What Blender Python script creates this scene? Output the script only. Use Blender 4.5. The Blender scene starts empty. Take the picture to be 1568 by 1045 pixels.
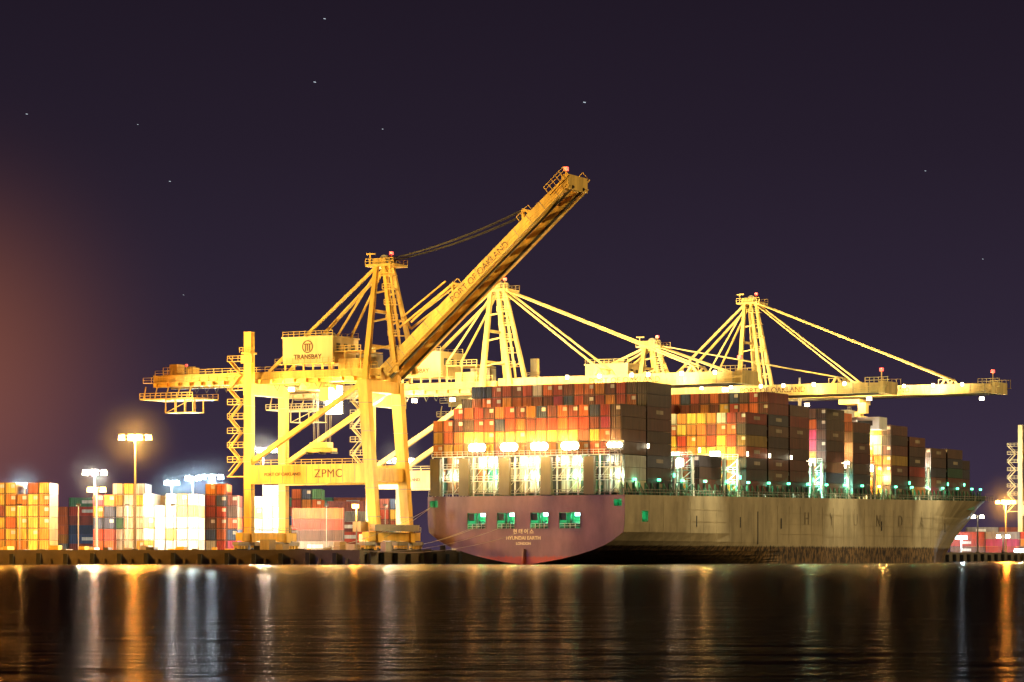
import bpy, math, random, bmesh
from mathutils import Vector, Matrix
random.seed(7)
F=4356.0; HC=1.6; YH=853.0
TH=math.radians(28); S,C=math.sin(TH),math.cos(TH)
STERN=Vector((2.6,601.0,0))
def W(u,v,z=0):   # ship frame -> world
    return Vector((STERN.x+u*C+v*S, STERN.y-u*S+v*C, z))
scene=bpy.context.scene
# ---------------------------------------------------------------- materials
def newmat(name):
    m=bpy.data.materials.new(name); m.use_nodes=True
    nt=m.node_tree; b=nt.nodes['Principled BSDF']
    return m,nt,b
def N(nt,t,**k):
    n=nt.nodes.new(t)
    for a,v in k.items(): setattr(n,a,v)
    return n
def paint(name,col,rough=0.5,dirt=0.35,scale=0.35,streak=True,attr=False,corr=False,metal=0.0):
    m,nt,b=newmat(name)
    tc=N(nt,'ShaderNodeTexCoord'); mp=N(nt,'ShaderNodeMapping')
    nt.links.new(tc.outputs['Object'],mp.inputs[0])
    mp.inputs['Scale'].default_value=(1,1,0.18 if streak else 1)
    no=N(nt,'ShaderNodeTexNoise'); no.inputs['Scale'].default_value=scale; no.inputs['Detail'].default_value=8; no.inputs['Roughness'].default_value=.65
    nt.links.new(mp.outputs[0],no.inputs['Vector'])
    cr=N(nt,'ShaderNodeMapRange'); cr.inputs[1].default_value=.35; cr.inputs[2].default_value=.65
    cr.inputs[3].default_value=1-dirt; cr.inputs[4].default_value=1.08
    nt.links.new(no.outputs[0],cr.inputs[0])
    mx=N(nt,'ShaderNodeMix',data_type='RGBA',blend_type='MULTIPLY'); mx.inputs[0].default_value=1
    if attr:
        at=N(nt,'ShaderNodeAttribute',attribute_name='Col'); nt.links.new(at.outputs['Color'],mx.inputs[6])
    else: mx.inputs[6].default_value=(*col,1)
    nt.links.new(cr.outputs[0],mx.inputs[7]); nt.links.new(mx.outputs[2],b.inputs['Base Color'])
    b.inputs['Roughness'].default_value=rough; b.inputs['Metallic'].default_value=metal
    if corr:
        sx=N(nt,'ShaderNodeSeparateXYZ'); nt.links.new(tc.outputs['Object'],sx.inputs[0])
        ad=N(nt,'ShaderNodeMath',operation='ADD'); nt.links.new(sx.outputs[0],ad.inputs[0]); nt.links.new(sx.outputs[1],ad.inputs[1])
        ml=N(nt,'ShaderNodeMath',operation='MULTIPLY'); nt.links.new(ad.outputs[0],ml.inputs[0]); ml.inputs[1].default_value=2*math.pi/0.55
        si=N(nt,'ShaderNodeMath',operation='SINE'); nt.links.new(ml.outputs[0],si.inputs[0])
        bp=N(nt,'ShaderNodeBump'); bp.inputs['Strength'].default_value=.5; bp.inputs['Distance'].default_value=.05
        nt.links.new(si.outputs[0],bp.inputs['Height']); nt.links.new(bp.outputs[0],b.inputs['Normal'])
    return m
def emis(name,col,st):
    m,nt,b=newmat(name)
    b.inputs['Base Color'].default_value=(.8,.8,.8,1)
    b.inputs['Emission Color'].default_value=(*col,1); b.inputs['Emission Strength'].default_value=st
    return m
M={}
M['crane_y']=paint('crane_paint_sodium',(.80,.51,.10),.45,.4,.5)  # whitish paint; yellow of the sodium light put into its colour
M['crane_w']=paint('crane_paint_cream',(.82,.62,.25),.45,.4,.5)
M['house']=paint('machinery_house_paint',(.70,.55,.27),.5,.2)
M['dark']=paint('dark_steel',(.05,.045,.04),.6,.3)
M['pillar']=paint('grey_pillar_paint',(.12,.11,.08),.6,.3)
M['steel']=paint('galvanised_steel',(.30,.27,.23),.5,.3)
M['cont']=paint('container_paint',(1,1,1),.55,.45,.8,attr=True,corr=True)
M['deckgreen']=paint('deck_paint_green',(.10,.25,.17),.6,.3)
M['white']=paint('white_paint',(.75,.75,.72),.5,.2)
M['rope']=paint('mooring_rope',(.4,.35,.3),.8,.1)
M['rubber']=paint('fender_rubber',(.02,.02,.02),.8,.3)
M['letter']=paint('dark_lettering',(.10,.03,.01),.5,.1)
M['letter_w']=paint('white_lettering',(.8,.7,.5),.5,.1)
M['letter_faint']=paint('faded_lettering',(.26,.21,.13),.5,.5)
M['Lwarm']=emis('sodium_lamp_glass',(1,.55,.12),14)
M['Lwhite']=emis('flood_lamp_glass',(1,.9,.62),18)
M['Lcool']=emis('metal_halide_lamp_glass',(.55,.85,1),9)
M['Lgreen']=emis('green_lamp_glass',(.12,1,.5),5)
M['Lred']=emis('red_beacon_glass',(1,.01,.02),4)
M['star']=emis('star_light',(.7,.85,1),.8)
# hull
def hullmat():
    m,nt,b=newmat('ship_hull_paint')
    tc=N(nt,'ShaderNodeTexCoord'); sx=N(nt,'ShaderNodeSeparateXYZ'); nt.links.new(tc.outputs['Object'],sx.inputs[0])
    mp=N(nt,'ShaderNodeMapping'); mp.inputs['Scale'].default_value=(.35,.28,.13); nt.links.new(tc.outputs['Object'],mp.inputs[0])
    n1=N(nt,'ShaderNodeTexNoise'); n1.inputs['Scale'].default_value=.6; n1.inputs['Detail'].default_value=10; n1.inputs['Roughness'].default_value=.68
    nt.links.new(mp.outputs[0],n1.inputs['Vector'])
    mp2=N(nt,'ShaderNodeMapping'); mp2.inputs['Scale'].default_value=(.9,.9,.45); nt.links.new(tc.outputs['Object'],mp2.inputs[0])
    n2=N(nt,'ShaderNodeTexNoise'); n2.inputs['Scale'].default_value=1.2; n2.inputs['Detail'].default_value=8; n2.inputs['Roughness'].default_value=.75
    nt.links.new(mp2.outputs[0],n2.inputs['Vector'])
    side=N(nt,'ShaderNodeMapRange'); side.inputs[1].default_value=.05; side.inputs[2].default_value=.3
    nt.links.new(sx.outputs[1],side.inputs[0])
    up=N(nt,'ShaderNodeMix',data_type='RGBA'); up.inputs[6].default_value=(.19,.10,.13,1); up.inputs[7].default_value=(.36,.30,.19,1)  # transom's ambient purple and side's lamplight tan are put into the colour
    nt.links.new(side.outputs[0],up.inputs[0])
    ds=N(nt,'ShaderNodeMapRange'); ds.inputs[1].default_value=.33; ds.inputs[2].default_value=.66; ds.inputs[3].default_value=.62; ds.inputs[4].default_value=1.18
    nt.links.new(n1.outputs[0],ds.inputs[0])
    mu=N(nt,'ShaderNodeMix',data_type='RGBA',blend_type='MULTIPLY'); mu.inputs[0].default_value=1
    nt.links.new(up.outputs[2],mu.inputs[6]); nt.links.new(ds.outputs[0],mu.inputs[7])
    low=N(nt,'ShaderNodeMix',data_type='RGBA'); low.inputs[6].default_value=(.012,.009,.007,1); low.inputs[7].default_value=(.20,.12,.05,1)
    lr=N(nt,'ShaderNodeMapRange'); lr.inputs[1].default_value=.46; lr.inputs[2].default_value=.56; nt.links.new(n2.outputs[0],lr.inputs[0])
    nt.links.new(lr.outputs[0],low.inputs[0])
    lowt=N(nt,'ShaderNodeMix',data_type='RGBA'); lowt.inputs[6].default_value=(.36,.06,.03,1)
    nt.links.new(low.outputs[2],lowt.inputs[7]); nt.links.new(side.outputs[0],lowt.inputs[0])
    za=N(nt,'ShaderNodeMath',operation='MULTIPLY_ADD'); nt.links.new(n2.outputs[0],za.inputs[0]); za.inputs[1].default_value=1.8; nt.links.new(sx.outputs[2],za.inputs[2])
    zt=N(nt,'ShaderNodeMath',operation='MULTIPLY_ADD'); nt.links.new(side.outputs[0],zt.inputs[0]); zt.inputs[1].default_value=2.4; zt.inputs[2].default_value=2.5
    sub=N(nt,'ShaderNodeMath',operation='SUBTRACT'); nt.links.new(za.outputs[0],sub.inputs[0]); nt.links.new(zt.outputs[0],sub.inputs[1])
    zz=N(nt,'ShaderNodeMapRange'); zz.inputs[1].default_value=-.2; zz.inputs[2].default_value=.25; nt.links.new(sub.outputs[0],zz.inputs[0])
    fin=N(nt,'ShaderNodeMix',data_type='RGBA'); nt.links.new(zz.outputs[0],fin.inputs[0])
    nt.links.new(lowt.outputs[2],fin.inputs[6]); nt.links.new(mu.outputs[2],fin.inputs[7])
    nt.links.new(fin.outputs[2],b.inputs['Base Color']); b.inputs['Roughness'].default_value=.5
    return m
M['hull']=hullmat()
# ---------------------------------------------------------------- mesh builder
class MB:
    def __init__(s): s.v=[];s.f=[];s.m=[];s.c=[];s.mats=[]
    def mi(s,k):
        if k not in s.mats: s.mats.append(k)
        return s.mats.index(k)
    def add(s,vs,fs,k,col=(1,1,1)):
        o=len(s.v); s.v+= [tuple(p) for p in vs]; i=s.mi(k)
        for f in fs: s.f.append(tuple(a+o for a in f)); s.m.append(i); s.c.append(col)
    def box(s,a,b,k,col=(1,1,1)):
        x0,y0,z0=a;x1,y1,z1=b
        s.add([(x0,y0,z0),(x1,y0,z0),(x1,y1,z0),(x0,y1,z0),(x0,y0,z1),(x1,y0,z1),(x1,y1,z1),(x0,y1,z1)],
              [(0,3,2,1),(4,5,6,7),(0,1,5,4),(1,2,6,5),(2,3,7,6),(3,0,4,7)],k,col)
    def beam(s,p,q,w,h,k,w2=None,h2=None):
        p=Vector(p);q=Vector(q);d=(q-p).normalized()
        up=Vector((0,0,1)) if abs(d.z)<.95 else Vector((1,0,0))
        sd=d.cross(up).normalized(); up=sd.cross(d)
        w2=w if w2 is None else w2; h2=h if h2 is None else h2
        vs=[]
        for c,ww,hh in((p,w,h),(q,w2,h2)):
            for a,b in((-1,-1),(1,-1),(1,1),(-1,1)): vs.append(c+sd*a*ww/2+up*b*hh/2)
        s.add(vs,[(0,1,2,3),(7,6,5,4),(0,4,5,1),(1,5,6,2),(2,6,7,3),(3,7,4,0)],k)
    def cyl(s,p,q,r,k,n=8,r2=None):
        p=Vector(p);q=Vector(q);d=(q-p).normalized(); r2=r if r2 is None else r2
        up=Vector((0,0,1)) if abs(d.z)<.95 else Vector((1,0,0))
        sd=d.cross(up).normalized(); up=sd.cross(d)
        vs=[]
        for c,rr in((p,r),(q,r2)):
            for i in range(n):
                a=2*math.pi*i/n; vs.append(c+sd*math.cos(a)*rr+up*math.sin(a)*rr)
        fs=[(i,(i+1)%n,n+(i+1)%n,n+i) for i in range(n)]+[tuple(range(n))[::-1],tuple(range(n,2*n))]
        s.add(vs,fs,k)
    def rail(s,p,q,k='steel',h=1.1,step=2.0,t=.09):
        p=Vector(p);q=Vector(q);L=(q-p).length;n=max(1,int(L/step))
        for i in range(n+1):
            a=p.lerp(q,i/n); s.beam(a,a+Vector((0,0,h)),t,t,k)
        for hh in(h,h*.5): s.beam(p+Vector((0,0,hh)),q+Vector((0,0,hh)),t,t,k)
    def obj(s,name,parent=None,smooth=False):
        me=bpy.data.meshes.new(name); me.from_pydata(s.v,[],s.f)
        for k in s.mats: me.materials.append(M[k])
        me.polygons.foreach_set('material_index',s.m)
        at=me.color_attributes.new('Col','FLOAT_COLOR','CORNER')
        buf=[]
        for p,c in zip(me.polygons,s.c):
            buf+= [c[0],c[1],c[2],1.0]*p.loop_total
        at.data.foreach_set('color',buf)
        me.update(); o=bpy.data.objects.new(name,me); scene.collection.objects.link(o)
        if parent: o.parent=parent
        return o
def empty(name,loc=(0,0,0),rz=0):
    o=bpy.data.objects.new(name,None); o.location=loc; o.rotation_euler=(0,0,rz); scene.collection.objects.link(o); return o
def point(name,loc,col,w,parent=None,r=.4):
    l=bpy.data.lights.new(name,'POINT'); l.color=col; l.energy=w; l.shadow_soft_size=r
    o=bpy.data.objects.new(name,l); o.location=loc; scene.collection.objects.link(o)
    if parent:o.parent=parent
    return o
def spot(name,loc,target,col,w,ang,blend=.4,parent=None,r=.6):
    l=bpy.data.lights.new(name,'SPOT'); l.color=col; l.energy=w; l.shadow_soft_size=r; l.spot_size=math.radians(ang); l.spot_blend=blend
    o=bpy.data.objects.new(name,l); scene.collection.objects.link(o)
    d=Vector(target)-Vector(loc); o.location=loc; o.rotation_euler=d.to_track_quat('-Z','Y').to_euler()
    if parent:o.parent=parent
    return o
def text(name,s,loc,size,X,Y,mat,parent,ext=.03,align='CENTER',spacing=1.0,bold=0.0):
    c=bpy.data.curves.new(name,'FONT'); c.body=s; c.size=size; c.extrude=ext; c.align_x=align; c.align_y='CENTER'; c.space_character=spacing
    c.offset=bold
    c.materials.append(M[mat]); o=bpy.data.objects.new(name,c); scene.collection.objects.link(o)
    X=Vector(X).normalized();Y=Vector(Y).normalized();Z=X.cross(Y)
    m=Matrix((X,Y,Z)).transposed().to_4x4(); m.translation=Vector(loc)
    o.parent=parent; o.matrix_local=m
    return o
# mist spheres added to imitate lamp glare: scattering only, lit by the lamp inside it
def halomat(name,dens,R):
    m=bpy.data.materials.new(name); m.use_nodes=True; nt=m.node_tree; nt.nodes.remove(nt.nodes['Principled BSDF'])
    tc=N(nt,'ShaderNodeTexCoord'); ln=N(nt,'ShaderNodeVectorMath',operation='LENGTH'); nt.links.new(tc.outputs['Object'],ln.inputs[0])
    mr=N(nt,'ShaderNodeMapRange'); mr.inputs[1].default_value=0; mr.inputs[2].default_value=R; mr.inputs[3].default_value=1; mr.inputs[4].default_value=0
    nt.links.new(ln.outputs['Value'],mr.inputs[0])
    pw=N(nt,'ShaderNodeMath',operation='POWER'); pw.inputs[1].default_value=2.8; nt.links.new(mr.outputs[0],pw.inputs[0])
    ml=N(nt,'ShaderNodeMath',operation='MULTIPLY'); ml.inputs[1].default_value=dens; nt.links.new(pw.outputs[0],ml.inputs[0])
    v=N(nt,'ShaderNodeVolumeScatter'); nt.links.new(ml.outputs[0],v.inputs['Density']); nt.links.new(v.outputs[0],nt.nodes['Material Output'].inputs['Volume'])
    return m
HALO={}
def halo(parent,loc,R,dens):
    key=(R,dens)
    if key not in HALO: HALO[key]=halomat('lamp_halo',dens,R)
    bmx=bmesh.new(); bmesh.ops.create_icosphere(bmx,subdivisions=3,radius=R); me=bpy.data.meshes.new('lamp_halo'); bmx.to_mesh(me); bmx.free()
    me.materials.append(HALO[key]); o=bpy.data.objects.new('lamp_halo',me); scene.collection.objects.link(o); o.parent=parent; o.location=loc
YEL=(1,.66,.2); WHT=(1,.9,.7); COOL=(.55,.82,1); GRN=(.35,1,.65); ORG=(1,.54,.12)
ZQ=2.7
# ---------------------------------------------------------------- cranes
def crane(L,hg=41.5,apex=63.4,up=None,tip_u=62,paintk='crane_w',back=-59,house=(-25,-12),letters=True,full=True,uoff=-27.5,vs=6.85,stairs=True,houseclr='house'):
    root=empty('ship_to_shore_crane',W(uoff,L,0),-TH); K=paintk
    b=MB(); zg0=hg-2.7
    for v in(-vs,vs):
        b.beam((1.5,v,6.5),(-1.2,v,zg0),1.7,2.0,K,1.9,2.3)
        b.beam((-30,v,6.5),(-30,v,50*hg/41.5 if v<0 else zg0),1.5,1.8,K)
        b.box((-29.2,v-.9,17.2),(.2,v+.9,21.2),K)
        b.beam((-29.3,v,22),(-2.2,v,zg0-1),1.0,1.0,K)
        for u in(1.5,-30):
            for dv in(-3.2,3.2):
                b.box((u-.7,v+dv-2.2,ZQ+1.3),(u+.7,v+dv+2.2,ZQ+2.1),'steel')
                for w in(-1.6,-.5,.6,1.7):
                    b.cyl((u-.3,v+dv+w,ZQ+.55),(u+.3,v+dv+w,ZQ+.55),.5,'dark',10)
                    b.box((u-.5,v+dv+w-.35,ZQ+.6),(u+.5,v+dv+w+.35,ZQ+1.3),K)
            b.beam((u,v,ZQ+2),(u,v,6.6),1.8,2.6,K)
        b.rail((-29,v-.85,21.2),(-1,v-.85,21.2),K,step=2.5)
        for uu in range(-27,0,3): b.box((uu,v-.93,17.3),(uu+.1,v-.905,21.1),'steel')
        for zz in range(10,38,6):
            b.box((-30.95,v-.8,zz),(-29.05,v+.8,zz+.12),'steel')
            t=(zz-6.5)/(zg0-6.5); uc=1.5-2.7*t; b.box((uc-1.22,v-1.0,zz),(uc+1.22,v+1.0,zz+.14),'steel')
    for u in(1.5,-30):
        b.box((u-.8,-vs-4,5.0),(u+.8,vs+4,6.8),K)
        b.rail((u+.9,-vs-4,6.8),(u+.9,vs+4,6.8),'steel')
    for u in(-1.2,-30):
        b.box((u-1,-vs-.8,zg0-2.4),(u+1,vs+.8,zg0+.1),K)
    b.box((-.7,-vs+.9,17.6),(.9,vs-.9,20.4),K)
    b.box((-2.2,-vs-3,6.9),(-.2,-vs+1,9),'steel'); b.box((2,-vs-3,7),(3.2,vs+2,8.4),'steel')
    for i,(uu,zz,ww) in enumerate(((-4.5,ZQ,2.2),(-7.5,ZQ,1.6),(-26,ZQ,2.4),(-22,ZQ,1.8),(4.0,ZQ,1.2))):
        b.box((uu,-vs-2,zz),(uu+ww,-vs+.5,zz+1.6+.5*(i%3)),'steel')
    for v in(-3.4,3.4):
        b.box((back+2,v-.7,zg0+.1),(1.4,v+.7,hg),K)
        sd=-1 if v<0 else 1
        b.box((back,v+sd*.7,zg0+1.0),(1,v+sd*1.7,zg0+1.12),K)
        b.rail((back,v+sd*1.7,zg0+1.1),(1,v+sd*1.7,zg0+1.1),K,step=2.2)
        b.rail((back+2,v,hg),(-26,v,hg),K,step=2.2)
        for i in range(int((-back)/3)):
            u=back+3+i*3; b.box((u,v+sd*.7,zg0+.2),(u+.12,v+sd*1.5,zg0+1.0),K)
    for i in range(9):
        u=back+3+i*(abs(back)-2)/8.5; b.box((u,-2.7,zg0+.6),(u+.6,2.7,zg0+1.8),K)
    if full:
        b.box((back-1,-5,zg0-2.6),(back+13,5,zg0-2.3),K)
        b.rail((back-1,-5,zg0-2.3),(back+13,-5,zg0-2.3),K,step=1.3,t=.13)
        b.rail((back-1,5,zg0-2.3),(back+13,5,zg0-2.3),K,step=1.3,t=.13)
        for i in range(5): b.beam((back+i*3,-5,zg0-2.4),(back+i*3,-4,zg0+.3),.2,.2,K)
        for z in(zg0-2.6,zg0-5.5):
            b.box((back+6,-5.2,z-.15),(back+13.4,-1,z),K)
        for u in(back+6,back+8.5,back+11,back+13.2):
            b.beam((u,-5.1,zg0-5.6),(u,-5.1,zg0-2.5),.2,.2,K);b.beam((u,-1.1,zg0-5.6),(u,-1.1,zg0-2.5),.2,.2,K)
        b.beam((back+6,-5.1,zg0-5.6),(back+13.2,-5.1,zg0-2.6),.15,.15,K)
        b.box((back+3.5,-2.5,hg),(back+12,2.5,hg+.3),K); b.rail((back+3.5,-2.5,hg+.3),(back+12,-2.5,hg+.3),K,h=1.5,step=1.2)
        b.box((back+4.5,-1.5,hg+.3),(back+6.5,1.5,hg+2.6),K); b.box((back+9,-1.2,hg+.3),(back+10.6,1.2,hg+1.8),K)
        b.beam((back+8,0,hg),(back+8,0,hg+2.2),.15,.15,K); b.box((back+7.8,-.2,hg+2.2),(back+8.2,.2,hg+2.6),'Lred')
        for i in range(14):
            u0=-46+i*2.6
            if -31.5<u0<-27.5: continue
            b.cyl((u0,-4.6,zg0),(u0+.9,-4.6,zg0-1.5),.07,'dark',5); b.cyl((u0+.9,-4.6,zg0-1.5),(u0+1.7,-4.6,zg0),.07,'dark',5)
        b.box((-31.2,-vs-1.3,45.2*hg/41.5),(-28.8,-vs+1.2,45.6*hg/41.5),K); b.rail((-31.6,-vs-1.4,45.5*hg/41.5),(-28,-vs-1.4,45.5*hg/41.5),K,step=.9)
        b.box((-31.4,-vs-1.2,43.2*hg/41.5),(-28.5,-vs-.9,45*hg/41.5),K)
    if stairs:
        z=19; k=0
        while z<zg0+3:
            z2=z+3.1; a,c=(-35,-32) if k%2==0 else(-32,-35)
            b.beam((a,-vs,z),(c,-vs,z2),1.0,.18,K); b.box((-35.2,-vs-.8,z2-.1),(-31,-vs+.8,z2),K)
            b.rail((-35.1,-vs-.8,z2),(-31,-vs-.8,z2),K,step=1.1,t=.09); b.beam((a,-vs-.5,z+1.1),(c,-vs-.5,z2+1.1),.1,.1,K)
            z=z2;k+=1
        b.box((-35.2,-vs-.8,18.8),(-31,-vs+.8,19),K)
    for v,va in((-vs+.4,-1.8),(vs-.4,1.8)):
        b.beam((-1.2,v,zg0),(-1.2,va,apex),1.1,1.2,K,.8,.9)
        b.beam((5.0,v*.62,hg-1),(.6,va,apex),.9,.9,K,.7,.7)
        for t in(.25,.5,.75):
            b.beam(Vector((-1.2,v,zg0)).lerp(Vector((-1.2,va,apex)),t),Vector((5,v*.62,hg-1)).lerp(Vector((.6,va,apex)),t),.35,.35,K)
        b.beam((-1.2,va,apex-.5),(-27,va*2,hg),.55,.6,K)
        b.beam((-1.2,va*.6,apex-.9),(-13,va*1.8,hg+3),.35,.4,K)
    for t in(.3,.6):
        p=Vector((-1.2,-vs+.4,zg0)).lerp(Vector((-1.2,-1.8,apex)),t); b.beam(p,(p.x,-p.y,p.z),.6,.6,K)
    for i,t in enumerate((.15,.3,.45,.6,.75,.88)):
        p=Vector((4.6,-2.6,hg)).lerp(Vector((1.2,-2.0,apex)),t)
        b.box((p.x-.9,p.y-1.2,p.z),(p.x+2.0,p.y+.9,p.z+.15),K); b.rail((p.x-.9,p.y-1.2,p.z+.1),(p.x+2.0,p.y-1.2,p.z+.1),K,step=.9,t=.1)
    b.beam((5.6,-2.4,hg),(2.2,-2.2,apex),.25,.5,K)
    b.box((-3.2,-3,apex-.5),(3.6,3,apex),K); b.box((-2,-2.2,apex),(1.2,2.2,apex+1.1),K)
    b.rail((-3.2,-3,apex),(3.6,-3,apex),K,step=.9,t=.12); b.rail((-3.2,3,apex),(3.6,3,apex),K,step=.9,t=.12)
    for v in(-1.6,-.6,.6,1.6): b.cyl((.6,v-.15,apex+.9),(.6,v+.15,apex+.9),1.1,'steel',14)
    b.beam((-2.6,-2,apex),(-2.6,-2,apex+2.4),.25,.25,K); b.box((-3.4,-2.3,apex+2.1),(-1.4,-1.7,apex+2.4),K)
    b.beam((1.4,0,apex),(1.4,0,apex+2.2),.2,.2,K); b.box((1.1,-.3,apex+2.1),(1.75,.3,apex+2.7),'Lred')
    b.beam((3.0,-3.2,apex-3),(3.0,-3.2,apex+.2),.2,.2,K)
    b.box((-9,-4.5,hg),(-4,-1,hg+2.2),K); b.box((-8,1,hg),(-3,4,hg+3.4),'steel'); b.rail((-11,-5.2,hg+.1),(1,-5.2,hg+.1),K,step=1.3)
    b.box((-11,-5.2,hg+3.6),(-3,4,hg+3.8),K); b.rail((-11,-5.2,hg+3.8),(-3,-5.2,hg+3.8),K,step=1.3)
    for u in(-10.8,-7,-3.2): b.beam((u,-5,hg),(u,-5,hg+3.6),.2,.2,K)
    b.obj('crane_frame',root)
    if house:
        h=MB(); a,c=house
        h.box((a,-6,hg+1.4),(c,4.5,hg+6.8),houseclr)
        h.box((a-.25,-6.25,hg+6.8),(c+.25,4.75,hg+7.1),houseclr)
        for i in range(6):
            u=a+.3+i*(c-a-.8)/5; h.beam((u,-5.5,hg+.05),(u,-5.5,hg+1.4),.3,.3,K)
        h.box((a-1.2,-7.2,hg+1.15),(c+1.2,-6.02,hg+1.3),K); h.rail((a-1.2,-7.2,hg+1.3),(c+1.2,-7.2,hg+1.3),K,step=1.4,t=.05)
        h.rail((a,-6,hg+7.1),(c,-6,hg+7.1),K,step=1.3); h.rail((a,4.5,hg+7.1),(c,4.5,hg+7.1),K,step=1.3)
        h.box((c-5,-2,hg+7.1),(c-3,0,hg+8.1),'steel')
        for j in range(3): h.box((c+.01,-4.5+j*3,hg+4),(c+.08,-3+j*3,hg+5.6),'dark')
        h.obj('machinery_house',root)
        if letters:
            text('house_lettering','TRANSBAY',((a+c)/2,-6.04,hg+2.7),1.4,(1,0,0),(0,0,1),'letter',root,bold=.03)
            e=MB(); n=28; cx=(a+c)/2; cz=hg+4.9
            for i in range(n):
                t0,t1=2*math.pi*i/n,2*math.pi*(i+1)/n
                e.beam((cx+1.25*math.cos(t0),-6.05,cz+1.25*math.sin(t0)),(cx+1.25*math.cos(t1),-6.05,cz+1.25*math.sin(t1)),.06,.2,'letter')
            for du in(-.5,0,.5): e.box((cx+du-.11,-6.08,cz-.9),(cx+du+.11,-6.02,cz+.6),'letter')
            e.box((cx-.85,-6.08,cz+.45),(cx+.85,-6.02,cz+.65),'letter')
            e.obj('house_emblem',root)
    if letters:
        text('portal_lettering','ZPMC',(-9.5,-vs-.94,19.2),2.5,(1,0,0),(0,0,1),'letter',root,spacing=1.1)
        text('portal_small_lettering','PORT OF OAKLAND',(-21,-vs-.94,19.2),1.0,(1,0,0),(0,0,1),'letter',root)
    bm=MB(); H=Vector((1.6,0,zg0+1.9))
    ang=up or 0.0; D=Vector((math.cos(ang),0,math.sin(ang))); U=Vector((-math.sin(ang),0,math.cos(ang)))
    Lb=tip_u if not up else 57.5
    def Q(d,v,h): return H+D*d+Vector((0,v,0))+U*h
    for v in(-3.0,3.0):
        bm.beam(Q(0,v,0),Q(Lb*.86,v,0),1.2,2.7,K); bm.beam(Q(Lb*.86,v,0),Q(Lb,v,.3),1.2,2.7,K,1.2,1.6)
        bm.beam(Q(0,v*.8,-1.6),Q(Lb,v*.8,-1.3),.4,.5,'dark')
        sd=-1 if v<0 else 1
        bm.beam(Q(1,v+sd*1.1,-1.25),Q(Lb,v+sd*1.1,-1.25),.9,.12,K)
        for hh in(.0,-.6): bm.beam(Q(1,v+sd*1.55,hh-.2),Q(Lb,v+sd*1.55,hh-.2),.09,.09,K)
        for i in range(int(Lb/2.2)): bm.beam(Q(1+i*2.2,v+sd*1.55,-1.25),Q(1+i*2.2,v+sd*1.55,-.2),.1,.1,K)
        for i in range(int(Lb/4)): bm.beam(Q(2+i*4,v+sd*.62,-1.3),Q(2+i*4,v+sd*.62,1.3),.08,.15,'steel')
    for i in range(int(Lb/5)+1):
        d=min(1+i*5,Lb-1); bm.beam(Q(d,-2.4,.6),Q(d,2.4,.6),.7,.9,K)
    for d in(Lb*.42,Lb*.80):
        for v in(-3,3):
            bm.beam(Q(d-1.2,v,1.3),Q(d,v,2.9),.5,.5,K); bm.beam(Q(d+1.2,v,1.3),Q(d,v,2.9),.5,.5,K)
        bm.beam(Q(d,-3,2.8),Q(d,3,2.8),.35,.35,K)
        for i in range(4): bm.beam(Q(d-1.8+i*1.2,-3.8,1.3),Q(d-1.8+i*1.2,-3.8,2.5),.1,.1,K)
        bm.beam(Q(d-1.8,-3.8,2.5),Q(d+1.8,-3.8,2.5),.1,.1,K)
    bm.beam(Q(Lb-.3,-4.4,0),Q(Lb-.3,4.4,0),1.6,3.0,K); bm.beam(Q(Lb-4.5,-4.6,1.7),Q(Lb+1.4,-4.6,1.7),.12,.12,K)
    for i in range(6):
        for v in(-4.6,4.6): bm.beam(Q(Lb-4.5+i*1.15,v,.2),Q(Lb-4.5+i*1.15,v,2.4),.12,.12,K)
    for v in(-4.6,4.6):
        bm.beam(Q(Lb-4.5,v,2.4),Q(Lb+1.4,v,2.4),.12,.12,K); bm.beam(Q(Lb-4.5,v,.2),Q(Lb+1.4,v,.2),.6,.15,K)
    bm.beam(Q(Lb-2,0,1),Q(Lb-2,0,1)+Vector((0,0,3.2)),.22,.22,K)
    tp=Q(Lb-2,0,1)+Vector((0,0,3.5)); bm.box((tp.x-.4,tp.y-.4,tp.z-.35),(tp.x+.4,tp.y+.4,tp.z+.4),'Lred')
    bm.obj('boom',root)
    text('boom_lettering','PORT OF OAKLAND',Q(Lb*.53,-3.68,0),1.9,D,U,'letter',root)
    st=MB(); A=Vector((.6,0,apex+.4))
    if not up:
        for v in(-2.9,2.9):
            for d in(Lb*.42,Lb*.80):
                for o in(-.35,.35):
                    st.beam(A+Vector((0,v*.5+o,0)),Q(d,v+o,2.8),.22,.32,K)
    else:
        for v in(-2.9,2.9):
            k1=Q(Lb*.42,v,2.8); j=Vector((4.8,v*.8,hg+8.5)); st.beam(k1,j,.35,.4,K); st.beam(j,Vector((2,v*.6,hg+15)),.3,.35,K)
            k2=Q(Lb*.42-1,v,4.4); st.beam(k2,j+Vector((.5,0,2)),.3,.3,K)
            st.beam(Q(Lb*.42,v,2.8),Q(Lb*.20,v,3.6),.3,.35,K)
        for v in(-1.5,-.9,.9,1.5):
            pp=None
            for i in range(13):
                t=i/12; p=A.lerp(Q(Lb*.80,v*1.5,2.8),t)+Vector((0,v*(1-t),-3.0*4*t*(1-t)*.35+.5))
                if pp is not None: st.cyl(pp,p,.11,'dark',5)
                pp=p
    st.obj('boom_stays',root)
    tr=MB(); tu=-16 if up else 30
    tr.box((tu-3,-4,zg0-1.4),(tu+3,4,zg0-.1),K); tr.box((tu+3.2,-5.8,zg0-4),(tu+5.4,-3.6,zg0-1.2),'house')
    zs=25 if up else zg0-4.5
    for a in(-1.8,1.8):
        for v in(-.8,.8):
            for e in (0,.35): tr.cyl((tu+a+e,v,zg0-1),(tu+a*.8+e,v,zs+1),.05,'steel',5)
    tr.box((tu-2.2,-1.2,zs),(tu+2.2,1.2,zs+1.2),K); tr.box((tu-3.4,-.9,zs-.9),(tu+3.4,.9,zs-.1),K)
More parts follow.
